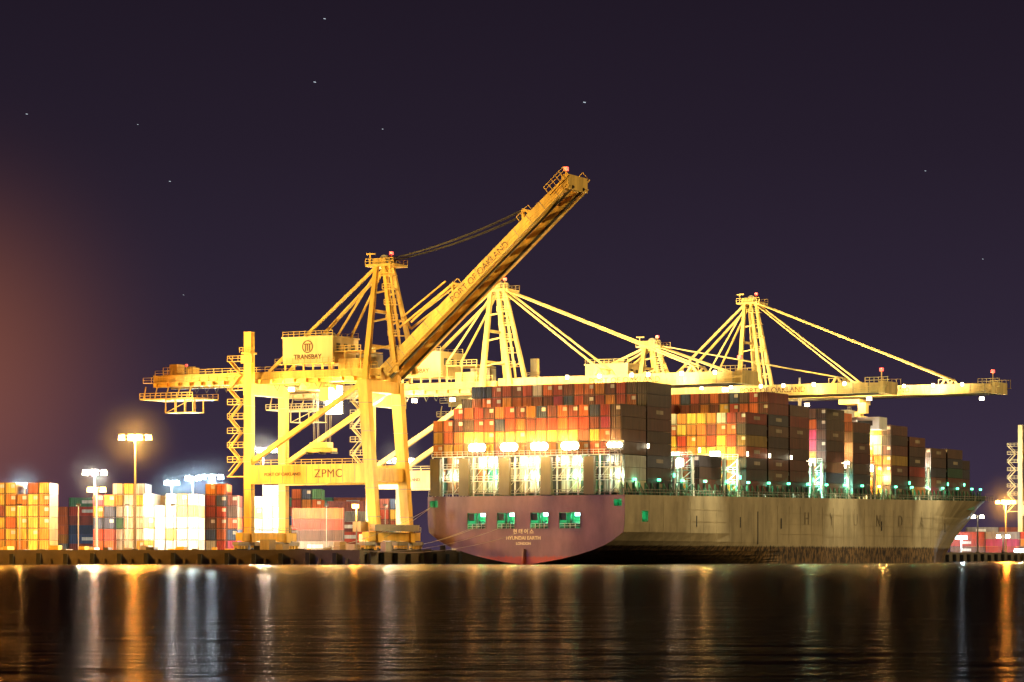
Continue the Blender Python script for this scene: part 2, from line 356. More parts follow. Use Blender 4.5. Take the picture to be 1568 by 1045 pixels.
    for a in(-3.2,0,3.0): tr.box((tu+a,-1.2,zs-1.3),(tu+a+.4,1.2,zs-.8),'dark')
    tr.obj('trolley_and_spreader',root)
    return root,Q,Lb
def fixture(root,name,pts,k='Lwhite',sz=.6):
    b=MB()
    for p in pts:
        x,y,z=p; b.box((x-sz,y-sz*.5,z),(x+sz,y+sz*.5,z+.25),'dark'); b.box((x-sz*.9,y-sz*.45,z-.75),(x+sz*.9,y+sz*.45,z-.003),k)
    return b.obj(name,root)
c1,Q1,_=crane(-11,41.5,63.6,up=math.radians(40.8),paintk='crane_y',house=(-22,-9.5))
c2,Q2,_=crane(40,41.5,62.5,paintk='crane_w',tip_u=60)
c3,Q3,_=crane(185.6,46.5,71,paintk='crane_w',tip_u=69,letters=False,house=None)
c4,Q4,_=crane(122,43.5,55,paintk='crane_w',tip_u=62,letters=False,house=(-16,-4))
c5,Q5,_=crane(522,43,62,paintk='crane_w',tip_u=60,back=-34,letters=False,house=None,full=False)
# ---------------------------------------------------------------- ship
ship=empty('container_ship',STERN,-TH)
def dz(L): return 14.5+.0115*L
def interp(tab,x):
    if x<=tab[0][0]: return tab[0][1]
    for (a,va),(b_,vb) in zip(tab,tab[1:]):
        if x<=b_: t=(x-a)/(b_-a); return va+(vb-va)*t
    return tab[-1][1]
ST={0:[(-2,.6),(0,1.5),(1,8),(2,12.5),(3,16),(4.5,20),(6.8,23.2),(9,23.5),(30,23.5)],
    12:[(-2,1.5),(0,4),(1,9.5),(2,13.8),(3,17.2),(4.5,20.8),(6.8,23.4),(9,23.5),(30,23.5)],
    30:[(-2,5),(0,9),(1,13),(2,16.5),(3,19.4),(4.5,22),(6.8,23.4),(9,23.5),(30,23.5)],
    55:[(-2,13),(0,17),(1,19.5),(2,21.4),(3,22.6),(4.5,23.4),(6.8,23.5),(30,23.5)],
    85:[(-2,21.5),(0,23.1),(1,23.5),(30,23.5)]}
def hb(L,z):
    ks=sorted(ST)
    if L<85:
        for a,c in zip(ks,ks[1:]):
            if L<=c:
                t=(L-a)/(c-a); return interp(ST[a],z)*(1-t)+interp(ST[c],z)*t
    d=interp([(85,23.5),(222,23.5),(235,21.8),(250,17.6),(265,12.6),(278,6.6),(285,2.6),(288,.3)],L)
    w=interp([(85,23.3),(190,23.3),(200,20.5),(220,12.5),(240,6.5),(254,2.2),(262,.3),(288,.3)],L)
    Zd=dz(L); t=max(0,min(1,z/Zd))
    if L<=262: return w+(d-w)*t**1.5
    z0=(L-262)/26*Zd
    if z<=z0: return .3
    t=(z-z0)/(Zd-z0+1e-6); return .3+(d-.3)*t**1.3
Ls=[0,4,8,12,18,24,30,38,46,55,65,75,85]+list(range(95,190,10))+[190,196,202,208,214,220,226,232,238,244,250,255,260,264,268,272,276,280,284,287,288]
zl=[-2,0,.6,1.2,2,3,4,5,6.8,8.5,10.5,12.5]
hm=MB(); vs=[];n=len(zl)+1
for L in Ls:
    row=[(hb(L,z),L,z) for z in zl]+[(hb(L,dz(L)),L,dz(L)+(1.6 if L>245 else 0))]
    if L>262:
        z0=(L-262)/26*dz(L); rr=[]
        for i,z in enumerate(zl+[dz(L)+1.6]):
            zz=max(z,z0+.02*i) if i<len(zl) else z; zz=min(zz,dz(L)+1.6-.02*(len(zl)-i)); rr.append((hb(L,min(zz,dz(L))),L,zz))
        row=rr
    vs+=row; vs+=[(-a,b_,c) for a,b_,c in row]
fs=[]
for i in range(len(Ls)-1):
    o=i*2*n;p=o+2*n
    for j in range(n-1):
        fs.append((o+j,p+j,p+j+1,o+j+1)); fs.append((o+n+j+1,p+n+j+1,p+n+j,o+n+j))
    fs.append((o+n-1,p+n-1,p+2*n-1,o+2*n-1)); fs.append((o+n,p+n,p,o))
for j in range(n-1): fs.append((j,j+1,n+j+1,n+j))
e=(len(Ls)-1)*2*n
for j in range(n-1): fs.append((e+j,e+n+j,e+n+j+1,e+j+1))
hm.add(vs,fs,'hull'); hm.mi('deckgreen')
hull=hm.obj('hull',ship)
bmm=bmesh.new(); bmm.from_mesh(hull.data); bmesh.ops.recalc_face_normals(bmm,faces=bmm.faces); bmm.to_mesh(hull.data); bmm.free()
cut=MB(); opens=[(-13.7,-9.3),(-6.5,-2.3),(1.5,5.7),(8.3,13.2)]
for a,c in opens: cut.box((a,-1,7.6),(c,3.5,10.9),'deckgreen')
cut.box((21.5,8.5,9),(25,11.5,11.3),'deckgreen'); cut.box((-23,-1,12.2),(-21,2,13.6),'deckgreen'); cut.box((21,-1,12.2),(22.8,2,13.6),'deckgreen')
co=cut.obj('cutter',ship)
bpy.context.view_layer.update()
md=hull.modifiers.new('b','BOOLEAN'); md.object=co; md.operation='DIFFERENCE'; md.solver='EXACT'
dg=bpy.context.evaluated_depsgraph_get(); nm=bpy.data.meshes.new_from_object(hull.evaluated_get(dg)); hull.modifiers.clear(); hull.data=nm
bpy.data.objects.remove(co)
nm.name='hull'
while len(nm.materials)<2: nm.materials.append(M['deckgreen'])
nm.materials[0]=M['hull']; nm.materials[1]=M['deckgreen']
for p in nm.polygons:
    c=p.center
    ins=False
    if 0.02<c.y<3.6:
        for a,b_ in opens+[(-23,-21),(21,22.8)]:
            if a-.05<=c.x<=b_+.05 and 7.5<c.z<13.7 and abs(c.x)<22.9: ins=True
    if 8.4<c.y<11.6 and 21.4<c.x<23.3 and 8.9<c.z<11.4: ins=True
    if (c.z>14.4 and p.normal.z>.9): ins=True
    p.material_index=1 if ins else 0
sf=MB()
for a,c in opens:
    for x in (a-.15,c+.0): sf.box((x,-.12,7.45),(x+.15,-.01,11.05),'hull')
    sf.box((a+.0,-.12,10.9),(c,-.01,11.05),'hull'); sf.box((a,-.12,7.45),(c,-.01,7.6),'hull')
    for x in (a+.8,a+1.6): sf.cyl((x,1.2,7.6),(x,1.2,8.7),.28,'dark',10)
    sf.cyl((a+2.3,2,8.4),(c-.5,2,8.4),.6,'dark',12); sf.box((a+2.1,1.2,7.6),(a+2.4,2.7,9.2),'dark')
    sf.box(((a+c)/2-.1,.3,7.6),((a+c)/2+.1,.5,10.9),'dark'); sf.box((a+.1,.3,9.3),(a+1.5,.5,10.8),'dark')
    sf.rail((a,.15,7.6),(c,.15,7.6),'white',h=1.0,step=1.0)
    sf.box((c-1.6,.8,10.2),(c-.4,1.4,10.85),'Lcool')
for L in(36,60,84,150,198): sf.box((23.5,L,8.2),(23.56,L+.5,10.6),'dark')
for L in range(12,190,7):
    sf.box((23.5,L,4.6),(23.53,L+.08,13.5),'hull')
for z in(6.9,9.3,11.9): sf.box((23.5,10,z),(23.535,222 if z>11 else 200,z+.07),'hull')
sf.box((23.5,70,4.5),(23.56,70.5,12),'dark')
sf.cyl((0,-.7,-1),(0,-.25,3.2),.35,'hull',8)
sf.obj('hull_fittings',ship)
for a,c in opens: point('mooring_deck_light',((a+c)/2+.8,1.6,10.2),(.1,1,.4),650,ship,.2)
point('quarter_light',(22.2,10,10.6),(.1,1,.4),90,ship,.2); point('deck_corner_light',(-22,1,13.2),(.1,1,.4),40,ship,.1); point('deck_corner_light',(21.9,1,13.2),(.1,1,.4),40,ship,.1)
text('ship_name','HYUNDAI EARTH',(-.2,-.05,5.55),1.05,(1,0,0),(0,0,1),'letter_w',ship,bold=.02)
text('ship_port_name','LONDON',(-.2,-.05,4.4),.8,(1,0,0),(0,0,1),'letter_w',ship,bold=.02)
text('ship_name_korean','현 대 어 스',(-.2,-.05,6.9),1.1,(1,0,0),(0,0,1),'letter_w',ship,bold=.02)
for i,ch in enumerate('HYUNDAI'):
    text('hull_lettering',ch,(23.56,100+i*16,10.6),4.4,(0,1,0),(0,0,1),'letter_faint',ship,ext=.01,bold=-.03)
dk=MB()
for a in range(0,240,12):
    for sd in(1,-1): dk.rail((sd*23.2,a,dz(a)),(sd*23.2,a+12,dz(a+12)),'steel',h=1.2,step=1.5,t=.12)
    x=hb(a+6,dz(a+6))-.6
    if x>3:
        dk.beam((x,a+6,dz(a)),(x,a+6,dz(a)+3.4),.25,.25,'deckgreen'); dk.box((x-.25,a+5.75,dz(a)+3.1),(x+.35,a+6.3,dz(a)+3.6),'Lgreen')
for a in range(0,231,3):
    dk.beam((22.6,a,dz(a)),(22.6,a,dz(a)+2.6),.3,.3,'deckgreen')
    dk.beam((22.6,a,dz(a)+2.6),(22.6,a+3,dz(a)),.16,.16,'deckgreen')
    if a%9==0: dk.box((21.8,a+.8,dz(a)),(22.4,a+1.9,dz(a)+random.uniform(1.2,2.4)),random.choice(['deckgreen','steel','white']))
dk.rail((-23.3,.2,14.5),(23.3,.2,14.5),'steel',h=1.2,step=1.5,t=.12)
dk.box((-21,14,14.6),(21,230,15.6),'deckgreen')
dk.beam((0,270,17.5),(0,270,29),.8,.8,'white',.4,.4); dk.box((-1,269.5,28),(1,270.5,28.4),'white')
for x in(-5,5): dk.cyl((x-1.5,266,19.2),(x+1.5,266,19.2),1.2,'deckgreen',12)
dk.obj('deck_fittings',ship)
for a in range(6,220,24): point('deck_edge_light',(23.0,a+1.5,dz(a)+2.6),(.25,1,.55),160,ship,.2)
PAL=[((.42,.04,.015),5),((.55,.11,.015),5),((.65,.22,.02),4),((.72,.42,.05),3),((.20,.035,.018),4),((.12,.055,.035),2),((.03,.05,.11),2),((.60,.52,.40),1.6),((.26,.22,.18),1.2),((.05,.17,.08),.8),((.45,.035,.10),.7)]
cols=[p[0] for p in PAL]; wts=[p[1] for p in PAL]
def rc(w=None):
    c=random.choices(cols,w or wts)[0]; k=random.uniform(.65,1.15); return tuple(min(.85,x*k) for x in c)
def container(b,x0,x1,y0,y1,z,col,h=2.52):
    b.box((x0,y0,z),(x1,y1,z+h),'cont',col)
    dk_=tuple(x*.25 for x in col); lt=tuple(min(.9,x*1.2+.04) for x in col)
    w=x1-x0
    if w<4:
        for t in(.2,.38,.62,.8): b.box((x0+w*t-.035,y0-.07,z+.1),(x0+w*t+.035,y0-.002,z+h-.1),'cont',lt)
        b.box((x0+w*.5-.03,y0-.02,z+.05),(x0+w*.5+.03,y0-.003,z+h-.05),'cont',dk_)
        if random.random()<.3: b.box((x0+w*.55,y0-.09,z+h*.55),(x0+w*.92,y0-.071,z+h*.85),'cont',(.6,.52,.42))
        b.box((x0,y0-.05,z),(x1,y0-.001,z+.24),'cont',dk_)
        for x in(x0,x1-.16): b.box((x,y0-.045,z+.24),(x+.16,y0-.001,z+h),'cont',dk_)
    else:
        if random.random()<.5: b.box((x0+w*.3,y0-.03,z+h*.35),(x0+w*.6,y0-.002,z+h*.7),'cont',(.62,.58,.5))
        for x in(x0,x1-.2): b.box((x,y0-.06,z),(x+.2,y0-.001,z+h),'cont',dk_)
SIDE_SHADE=[(.08,.025,.015),(.06,.03,.02),(.10,.03,.015),(.03,.025,.035),(.09,.04,.02),(.04,.02,.015)]  # dark colours that put shade on the starboard column of containers
def bay(b,L,tiersfn,base,ncol=18,umin=-22.5,skip=0,wt=None):
    for i in range(ncol):
        u=umin+i*2.5; T=tiersfn(i)
        for t in range(skip,T):
            col=rc(wt)
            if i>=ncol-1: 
                col=random.choice(SIDE_SHADE) if random.random()<.8 else tuple(c*.4 for c in col)
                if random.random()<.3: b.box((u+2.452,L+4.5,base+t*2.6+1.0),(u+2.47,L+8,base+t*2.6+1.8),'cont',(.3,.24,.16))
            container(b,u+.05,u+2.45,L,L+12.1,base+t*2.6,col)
g=MB()
redw=[7,5,2,.6,6,1.5,1.2,.1,.2,.4,.4]; yelw=[2,5,8,7,1.2,.5,.6,.5,.3,.6,.2]
for i in range(18):
    T=6 if i<2 else 7
    for t in range(3,T):
        col=rc(yelw if t<5 else redw)
        if i==17: col=random.choice(SIDE_SHADE)
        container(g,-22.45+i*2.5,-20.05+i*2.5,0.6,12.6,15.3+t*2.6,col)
bay(g,13.2,lambda i:9 if i>0 else 8,15.4,wt=redw)
bay(g,40,lambda i:3 if i>12 else (4 if i%5 else 2),16.3)
bay(g,66,lambda i:7 if i>8 else 8,16.5,wt=yelw)
bay(g,79,lambda i:9,16.6,wt=redw); bay(g,92,lambda i:8,16.8,wt=redw)
bay(g,115,lambda i:8,17,wt=[3,5,5,4,2,1,1,.5,.5,.3,6]); bay(g,133,lambda i:8 if i<16 else 7,17.1)
bay(g,160,lambda i:7,17.4,wt=[1,2,4,8,1,.5,.5,3,1,.5,.5]); bay(g,173.5,lambda i:6,17.5)
bay(g,190,lambda i:5,17.7,wt=[2,2,3,3,1,.5,.5,3,1,.5,7]); bay(g,203.5,lambda i:5,17.9)
bay(g,217,lambda i:4,18,ncol=16,umin=-20)
g.obj('deck_containers',ship)
ls=MB()
pill=[-22.4,-15.4,-5.6,4.3,14.4]
for u in pill: ls.box((u,-.9,14.6),(u+2.4,.14,22.6),'pillar')
for u in [x*2.5-22.5 for x in range(19)]:
    ls.box((u-.12,.35,14.6),(u+.12,.6,23.05),'white')
for z in(17.6,20.3,22.9):
    ls.box((-22.5,.15,z),(22.5,.75,z+.18),'white'); ls.rail((-22.5,.05,z+.15),(22.5,.05,z+.15),'white',h=1.0,step=1.25,t=.09)
for i in range(18):
    for t in range(2):
        u=-22.5+i*2.5
        if random.random()<.75: ls.beam((u+.1,.3,15+t*3),(u+2.3,.3,17.5+t*3),.08,.08,'white')
for i in range(18):
    for t in range(3):
        container(ls,-22.45+i*2.5,-20.05+i*2.5,2.2,12.6,15.2+t*2.6,random.choice([(.6,.6,.52),(.5,.45,.3),(.35,.14,.05),(.10,.08,.07),(.06,.2,.14),(.4,.4,.35),(.05,.06,.06)]))
for L in(26.5,30,36,53,61,106,112,129,147.5,187.5):
    z=dz(L)
    for u in (-22.5,-15,-7.5,0,7.5,15,19,22.4):
        ls.box((u-.2,L,z),(u+.2,L+.9,z+8.6),'white')
    for k in(2.8,5.6,8.5):
        ls.box((-22.5,L,z+k),(22.6,L+1.0,z+k+.15),'deckgreen'); ls.rail((-22.5,L-.05,z+k+.1),(22.6,L-.05,z+k+.1),'white',h=1,step=1.25,t=.08)
    for k in(0,2.8,5.6):
        for u in(7.5,15,19): ls.beam((u,L,z+k),(u+3.5,L,z+k+2.8),.15,.15,'white')
        ls.beam((22.6,L,z+k),(22.6,L+1,z+k+2.8),.12,.12,'white')
ls.obj('lashing_bridges',ship)
fl=MB(); FU=[-10.5,-2.8,4.4,11.6,22.0]
for u in FU:
    fl.beam((u,.3,22.8),(u,-1.2,24.6),.15,.15,'steel')
    for du in(-1.1,0,1.1): fl.cyl((u+du,-1.9,24.8),(u+du,-1.3,24.8),.85 if u<20 else .55,'Lwhite',12)
    fl.box((u-1.9,-1.28,23.8),(u+1.9,-1.1,25.8),'dark')
fl.obj('stern_floodlights',ship)
for u in FU: 
    point('stern_flood',(u,-3.2,25.4),ORG,7500 if u<20 else 2600,ship,.5)
    halo(ship,(u,-3.2,25.4),7,.03)
for i,u in enumerate([-18.5,-8.5,1.5,11,21]):
    point('lashing_light',(u+.5,1.4,18.6),((.3,1,.6) if i%2 else (.7,1,.7)),1100,ship,.3)
for i,u in enumerate([-17.5,-11,-8,-1,2.3,8,12,19]):
    point('lashing_light',(u,1.5,22.0),(1,.95,.7),850,ship,.3)
ac=MB()
ac.box((-17,149,16.2),(17,157.5,36.5),'white'); ac.box((-22.8,150.5,34),(22.8,156,37.2),'white')
ac.box((-14,151,37.2),(14,156,39.2),'white')
for k in range(8):
    for x in range(-15,16,3): ac.box((x,148.95,17.6+k*2.4),(x+1,148.995,18.8+k*2.4),'dark')
ac.box((-21,150.4,35),(21,150.48,36.3),'dark')
ac.beam((0,153,39),(0,153,48),.8,.8,'white',.4,.4); ac.box((-3,152.8,44),(3,153.2,44.4),'white'); ac.box((-4,145,17),(4,148.5,40),'white')
ac.obj('accommodation_block',ship)
for L,u,z,c,w in((30,14,22,GRN,6000),(33,20,27,WHT,4500),(57,16,26,YEL,15000),(57,8,19,GRN,7000),(57,21,20,GRN,6000),(109,17,27,WHT,8000),(109,21,20,GRN,8000),(129,20,28,YEL,9000),(129,21,20,GRN,7000),(148,20.5,26,WHT,9000),(158.7,16,32,YEL,12000),(158.5,21,22,YEL,9000),(187.5,19,26,WHT,10000),(187.5,20,20,GRN,8000),(216.2,18,22,YEL,2500)):
    point('bay_light',(u,L,z),c,w,ship,.4)
lf=MB()
for L,u,z in((54,20,24.5),(54,10,24.5),(111,20,24.5),(131,21,24.5),(147,21.3,24),(187,20,24),(30,22,22)):
    lf.box((u-1.2,L-.2,z-.8),(u+1.2,L+.1,z+.8),'Lwhite'); lf.box((u-1.3,L+.12,z-.9),(u+1.3,L+.3,z+.9),'dark')
for L in(62,26.2,106,128.5,172.9,202.9,216.4):
    lf.box((22.5,L,dz(L)+4),(22.8,L+.35,dz(L)+4.8),'Lgreen')
for L in(13,39.4,66,79,92): lf.box((22.7,L-.3,24.6),(23.0,L-.0,25.5),'Lwhite')
lf.obj('deck_lights',ship)
ml=MB()
def rope(p,q,sag):
    pp=None
    for i in range(15):
        t=i/14; c=Vector(p).lerp(Vector(q),t)-Vector((0,0,sag*4*t*(1-t)))
        if pp is not None: ml.cyl(pp,c,.05,'rope',5)
        pp=c
rope((-22,-.1,12.6),(-27,-40,3),1.5); rope((-12,-.1,8),(-27.5,-24,3),1.6); rope((-5,-.1,8),(-27.5,-25,3),2.0); rope((-11,-.1,8),(-27.5,-18,3),1.2)
rope((-22.5,.5,12.6),(-27,-26,3),1.2); rope((3,-.1,8),(-27.5,-22,3),2.4)
ml.obj('mooring_lines',ship)
# ---------------------------------------------------------------- wharf, ground, water
def flatmat(name,c1,c2,sc,rough=.85):
    m,nt,b=newmat(name); tc=N(nt,'ShaderNodeTexCoord'); no=N(nt,'ShaderNodeTexNoise'); no.inputs['Scale'].default_value=sc; no.inputs['Detail'].default_value=8
    nt.links.new(tc.outputs['Object'],no.inputs['Vector']); mx=N(nt,'ShaderNodeMix',data_type='RGBA'); nt.links.new(no.outputs[0],mx.inputs[0])
    mx.inputs[6].default_value=(*c1,1); mx.inputs[7].default_value=(*c2,1); nt.links.new(mx.outputs[2],b.inputs['Base Color']); b.inputs['Roughness'].default_value=rough; return m
M['concrete']=flatmat('wharf_concrete',(.05,.04,.035),(.15,.12,.09),.4)
c0=W(-25.5,-25); far=W(-25.5,2500); 
gm=MB(); poly=[c0,far,Vector((-4000,6000,0)),Vector((-4000,612,0)),Vector((-420,600,0))]
n=len(poly); gm.add([(p.x,p.y,ZQ) for p in poly]+[(p.x,p.y,-3) for p in poly],[tuple(range(n))]+[(i,n+i,n+(i+1)%n,(i+1)%n) for i in range(n)],'concrete'); 
gm.obj('wharf_ground')
wf=MB()
def along(p,q,step,fn):
    d=(q-p);L=d.length;d.normalize();i=0
    while i*step<L: fn(p+d*(i*step),d); i+=1
def fender(p,d):
    nrm=Vector((d.y,-d.x,0)); 
    if nrm.y>0 : nrm=-nrm
    a=p+nrm*.45
    wf.beam((a.x,a.y,-.5),(a.x,a.y,2.45+random.uniform(-.25,.1)),1.5,.8,'rubber')
def pile(p,d):
    nrm=Vector((d.y,-d.x,0)); 
    if nrm.y>0: nrm=-nrm
    a=p+nrm*.2; wf.cyl((a.x,a.y,-2),(a.x,a.y,1.2),.35,'concrete',8)
along(Vector((-300,596.2,0)),c0+Vector((0,0,0)),5.6,fender); along(c0+(far-c0).normalized()*3,W(-25.5,20),5.6,fender); along(W(-25.5,262),W(-25.5,560),7,fender)
along(Vector((-300,596.2,0))+Vector((2.4,0,0)),c0,2.8,pile)
wf.beam((-400,600,ZQ+.18),(c0.x,c0.y+.35,ZQ+.18),.35,.36,'concrete')
k0=W(-25.9,-24.6);k1=W(-25.9,700); wf.beam((k0.x,k0.y,ZQ+.18),(k1.x,k1.y,ZQ+.18),.35,.36,'concrete')
wf.obj('wharf_edge')
# water
wm,nt,b=newmat('bay_water')
nt.nodes.remove(b); out=nt.nodes['Material Output']
gl=N(nt,'ShaderNodeBsdfGlossy'); gl.inputs['Roughness'].default_value=.18
lw_=N(nt,'ShaderNodeLayerWeight'); lw_.inputs['Blend'].default_value=.5
lr_=N(nt,'ShaderNodeMapRange'); lr_.inputs[1].default_value=.985; lr_.inputs[2].default_value=.9978; lr_.inputs[3].default_value=0; lr_.inputs[4].default_value=1; nt.links.new(lw_.outputs['Facing'],lr_.inputs[0])
pw_=N(nt,'ShaderNodeMath',operation='POWER'); pw_.inputs[1].default_value=5; nt.links.new(lr_.outputs[0],pw_.inputs[0])
gc=N(nt,'ShaderNodeMix',data_type='RGBA'); gc.inputs[6].default_value=(.048,.038,.036,1); gc.inputs[7].default_value=(.55,.47,.38,1); nt.links.new(pw_.outputs[0],gc.inputs[0]); nt.links.new(gc.outputs[2],gl.inputs['Color'])
df=N(nt,'ShaderNodeBsdfDiffuse'); df.inputs['Color'].default_value=(.004,.004,.005,1)
ads=N(nt,'ShaderNodeAddShader'); nt.links.new(gl.outputs[0],ads.inputs[0]); nt.links.new(df.outputs[0],ads.inputs[1]); nt.links.new(ads.outputs[0],out.inputs['Surface'])
tc=N(nt,'ShaderNodeTexCoord')
def wn(sx,sy,det):
    mp=N(nt,'ShaderNodeMapping'); mp.inputs['Scale'].default_value=(sx,sy,1); mp.inputs['Rotation'].default_value=(0,0,.12); nt.links.new(tc.outputs['Object'],mp.inputs[0])
    no=N(nt,'ShaderNodeTexNoise'); no.inputs['Scale'].default_value=1; no.inputs['Detail'].default_value=det; nt.links.new(mp.outputs[0],no.inputs['Vector']); return no
n1=wn(.75,1.1,4); n2=wn(.10,.28,3)
b1=N(nt,'ShaderNodeBump'); b1.inputs['Strength'].default_value=1; b1.inputs['Distance'].default_value=.30; nt.links.new(n1.outputs[0],b1.inputs['Height'])
b2=N(nt,'ShaderNodeBump'); b2.inputs['Strength'].default_value=1; b2.inputs['Distance'].default_value=.75; nt.links.new(n2.outputs[0],b2.inputs['Height']); nt.links.new(b1.outputs[0],b2.inputs['Normal'])
nt.links.new(b2.outputs[0],gl.inputs['Normal'])
M['water']=wm
wt_=MB(); wt_.add([(-3000,-300,0),(6000,-300,0),(6000,9000,0),(-3000,9000,0)],[(0,1,2,3)],'water'); wt_.obj('water')
# ---------------------------------------------------------------- yard stacks
def P(px,py,Y): return Vector(((px-784)*Y/F,Y,HC+(YH-py)*Y/F))
def ystack(px0,px1,Y,tiers,w,ends=True,depth=12.1):
    x0=(px0-784)*Y/F; x1=(px1-784)*Y/F; o=empty('container_stack',(x0,Y,0)); b=MB()
    x=0;pit=2.5 if ends else 12.4
    while x+pit*.7<=x1-x0:
        T=tiers if random.random()<.7 else tiers-1
        for t in range(T):
            container(b,x+.04,x+pit-.06,0,depth if ends else 2.4,ZQ+.05+t*2.6,rc(w))
        x+=pit
    b.obj('containers',o)
yl=[.2,1,5,9,.1,.1,.1,.4,.2,.1,.05]; wh=[.1,.1,.3,.8,.05,.05,.05,12,.3,.1,.05]; mx_=[4,4,2,1,3,1,2,1.2,.8,.6,.5]
ystack(-60,86,640,6,yl); ystack(86,127,655,6,wh,False); ystack(100,141,632,5,wh,False,); ystack(142,172,645,6,mx_)
ystack(172,218,648,6,wh); ystack(219,312,636,5,wh); ystack(226,312,655,6,wh,False); ystack(314,362,650,6,mx_)
ystack(385,437,662,6,wh); ystack(446,556,668,4,mx_,False); ystack(446,500,700,6,mx_); ystack(500,560,720,6,mx_,False); ystack(565,612,690,5,mx_); ystack(612,660,740,5,mx_,False)
ystack(-30,600,800,6,mx_,False)
ystack(1455,1600,1010,3,mx_,False)
ystack(1480,1600,1100,4,mx_,False)
ap=MB()
for i in range(40):
    x=-112+i*3.1+random.uniform(-1,1); h=random.uniform(.5,1.4); ap.box((x,610+random.uniform(0,8),ZQ),(x+random.uniform(.5,2),612+random.uniform(6,9),ZQ+h),random.choice(['white','steel','dark','crane_y']))
ap.obj('apron_clutter')
# ---------------------------------------------------------------- light masts
def mast(px,py,Y,kind,w,heads=3,col=None,mR=0,md_=.004):
    p=P(px,py,Y); o=empty('light_mast',(p.x,Y,0)); b=MB(); h=p.z
    b.cyl((0,0,ZQ),(0,0,h),.32,'steel',10,.16)
    b.cyl((0,0,ZQ),(0,0,ZQ+.6),.6,'concrete',10)
    wdt=heads*.72
    b.box((-wdt,-.15,h),(wdt,.15,h+.2),'steel')
    for i in range(heads):
        x=-wdt+2*wdt*i/(max(1,heads-1)) if heads>1 else 0
        b.box((x-.6,-.7,h+.2),(x+.6,.5,h+.45),'dark'); b.cyl((x,-.1,h-.85),(x,-.1,h+.197),.74,kind,12,.6)
    b.obj('mast_and_lamps',o)
    if w: point('mast_light',(0,-1.6,h-.8),col,w,o,.7)
    if mR: halo(o,(0,-1.6,h-.8),mR,md_)
    return o
SOD=(1,.42,.05)
mast(207,668,606,'Lwarm',85000,4,SOD,12,.006); mast(145,722,660,'Lwhite',35000,3,WHT,9,.009); mast(36,742,700,'Lcool',34000,3,COOL,9,.010)
mast(263,738,760,'Lcool',28000,2,COOL,9,.012); mast(295,731,740,'Lcool',32000,2,COOL,9,.012); mast(325,729,700,'Lcool',36000,3,COOL,9,.010); mast(403,688,720,'Lwhite',50000,4,WHT,9,.008)
mast(612,704,690,'Lwhite',50000,4,WHT,9,.008); mast(148,748,640,'Lwarm',12000,2,SOD,6,.014)
mast(1540,768,980,'Lwarm',100000,4,SOD,14,.006); mast(1497,790,960,'Lwhite',0,2); mast(1536,820,900,'Lwhite',0,2); mast(1562,842,1000,'Lcool',15000,2,COOL); mast(1472,822,1000,'Lcool',15000,2,COOL)
m1=mast(-60,560,560,'Lwarm',0,5)
point('wide_mast_light',(0,-2,39),SOD,260000,m1,1)
for px,Y,w,c in((265,622,60000,WHT),(120,622,17000,WHT),(30,616,20000,ORG),(410,650,55000,WHT),(195,628,13000,WHT),(500,655,11000,ORG),(590,650,12000,WHT)):  # lamps on poles added to blow out the container stacks
    p=P(px,775,Y); o=empty('yard_fill_pole',(p.x,Y,0)); b=MB(); b.cyl((0,0,ZQ),(0,0,p.z),.12,'steel',6); b.box((-.5,-.2,p.z),(.5,.2,p.z+.5),'dark'); b.obj('pole',o)
    point('stack_fill',(0,.8,p.z),c,w,o,.3)
k=empty('light_mast',(-120,608,0))
b=MB(); b.cyl((0,0,ZQ),(0,0,36),.4,'steel',10,.2); b.box((-3,-.3,36),(3,.3,36.3),'steel')
for i in range(5): b.box((-2.9+i*1.3,-.8,35.3),(-2.0+i*1.3,.3,36),'Lwarm')
b.obj('mast_and_lamps',k)
CY=(1,.70,.22)
spot('crane_flood',(0,-2,34.5),(-28+120,600-608,42),CY,560000,55,.6,k,1.0)
spot('crane_flood',(-60,-150,22),(-26+120,600-608,48),CY,1550000,23,.5,k,1.0)  # unseen spot added off the mast, over the water, to light the crane
spot('crane_flood',(-60,-150,22),(2+120,590-608,66),(1,.64,.16),1700000,15,.6,k,1.0)  # another unseen spot, added to brighten the raised boom
for root,hg,vv in((c1,41.5,-4),(c2,41.5,-4),(c4,43.5,-4),(c3,46.5,-4)):
    z=hg-3.6; pts=[(-20,vv,z),(-10,vv,z),(6,vv,z),(18,vv,z)] if root is not c1 else [(-21,vv,z),(-9,vv,z)]
    fixture(root,'girder_floodlights',pts)
    for p in pts[::2] if root is not c1 else pts:
        point('girder_flood',(p[0],p[1]-1.2,p[2]-1.2),YEL,13000,root,.5)
for root,hg,us in((c3,46.5,(14,34,54)),(c4,43.5,(24,46)),(c2,41.5,(28,48))):  # lamps added along the booms to overexpose their near faces
    fixture(root,'boom_fill_lamps',[(u+q,-5.2,hg+.6) for u in us for q in(-8,0,8)],sz=.35)
    for u in us: point('boom_fill',(u,-7.5,hg-1.5),YEL,5200,root,.4)
b=MB(); b.box((-17,3.4,32.5),(-13,3.7,37.6),'Lwhite'); b.box((-17.1,3.72,32.4),(-12.9,4.1,37.7),'dark')
b.beam((-16.8,3.9,37.7),(-16.8,3.9,38.9),.2,.2,'dark'); b.beam((-13.2,3.9,37.7),(-13.2,3.9,38.9),.2,.2,'dark'); b.obj('flood_panel',c1)
point('panel_flood',(-15,2,35),WHT,12000,c1,1.5); halo(c1,(-15,2,35),9,.012)
point('leg_flood',(-6,12,30),WHT,16000,c1,.6)
fixture(c1,'streak_lamp',[(1,-14,12.5)],'Lwarm',.7); point('streak_fill',(1,-14.5,11.2),SOD,6000,c1,.5)  # lamp and post added to throw a warm streak on the water
b=MB(); b.cyl((1,-13.6,ZQ),(1,-13.6,12.7),.15,'steel',8); b.obj('streak_lamp_post',c1)
Y2=(1,.72,.25)
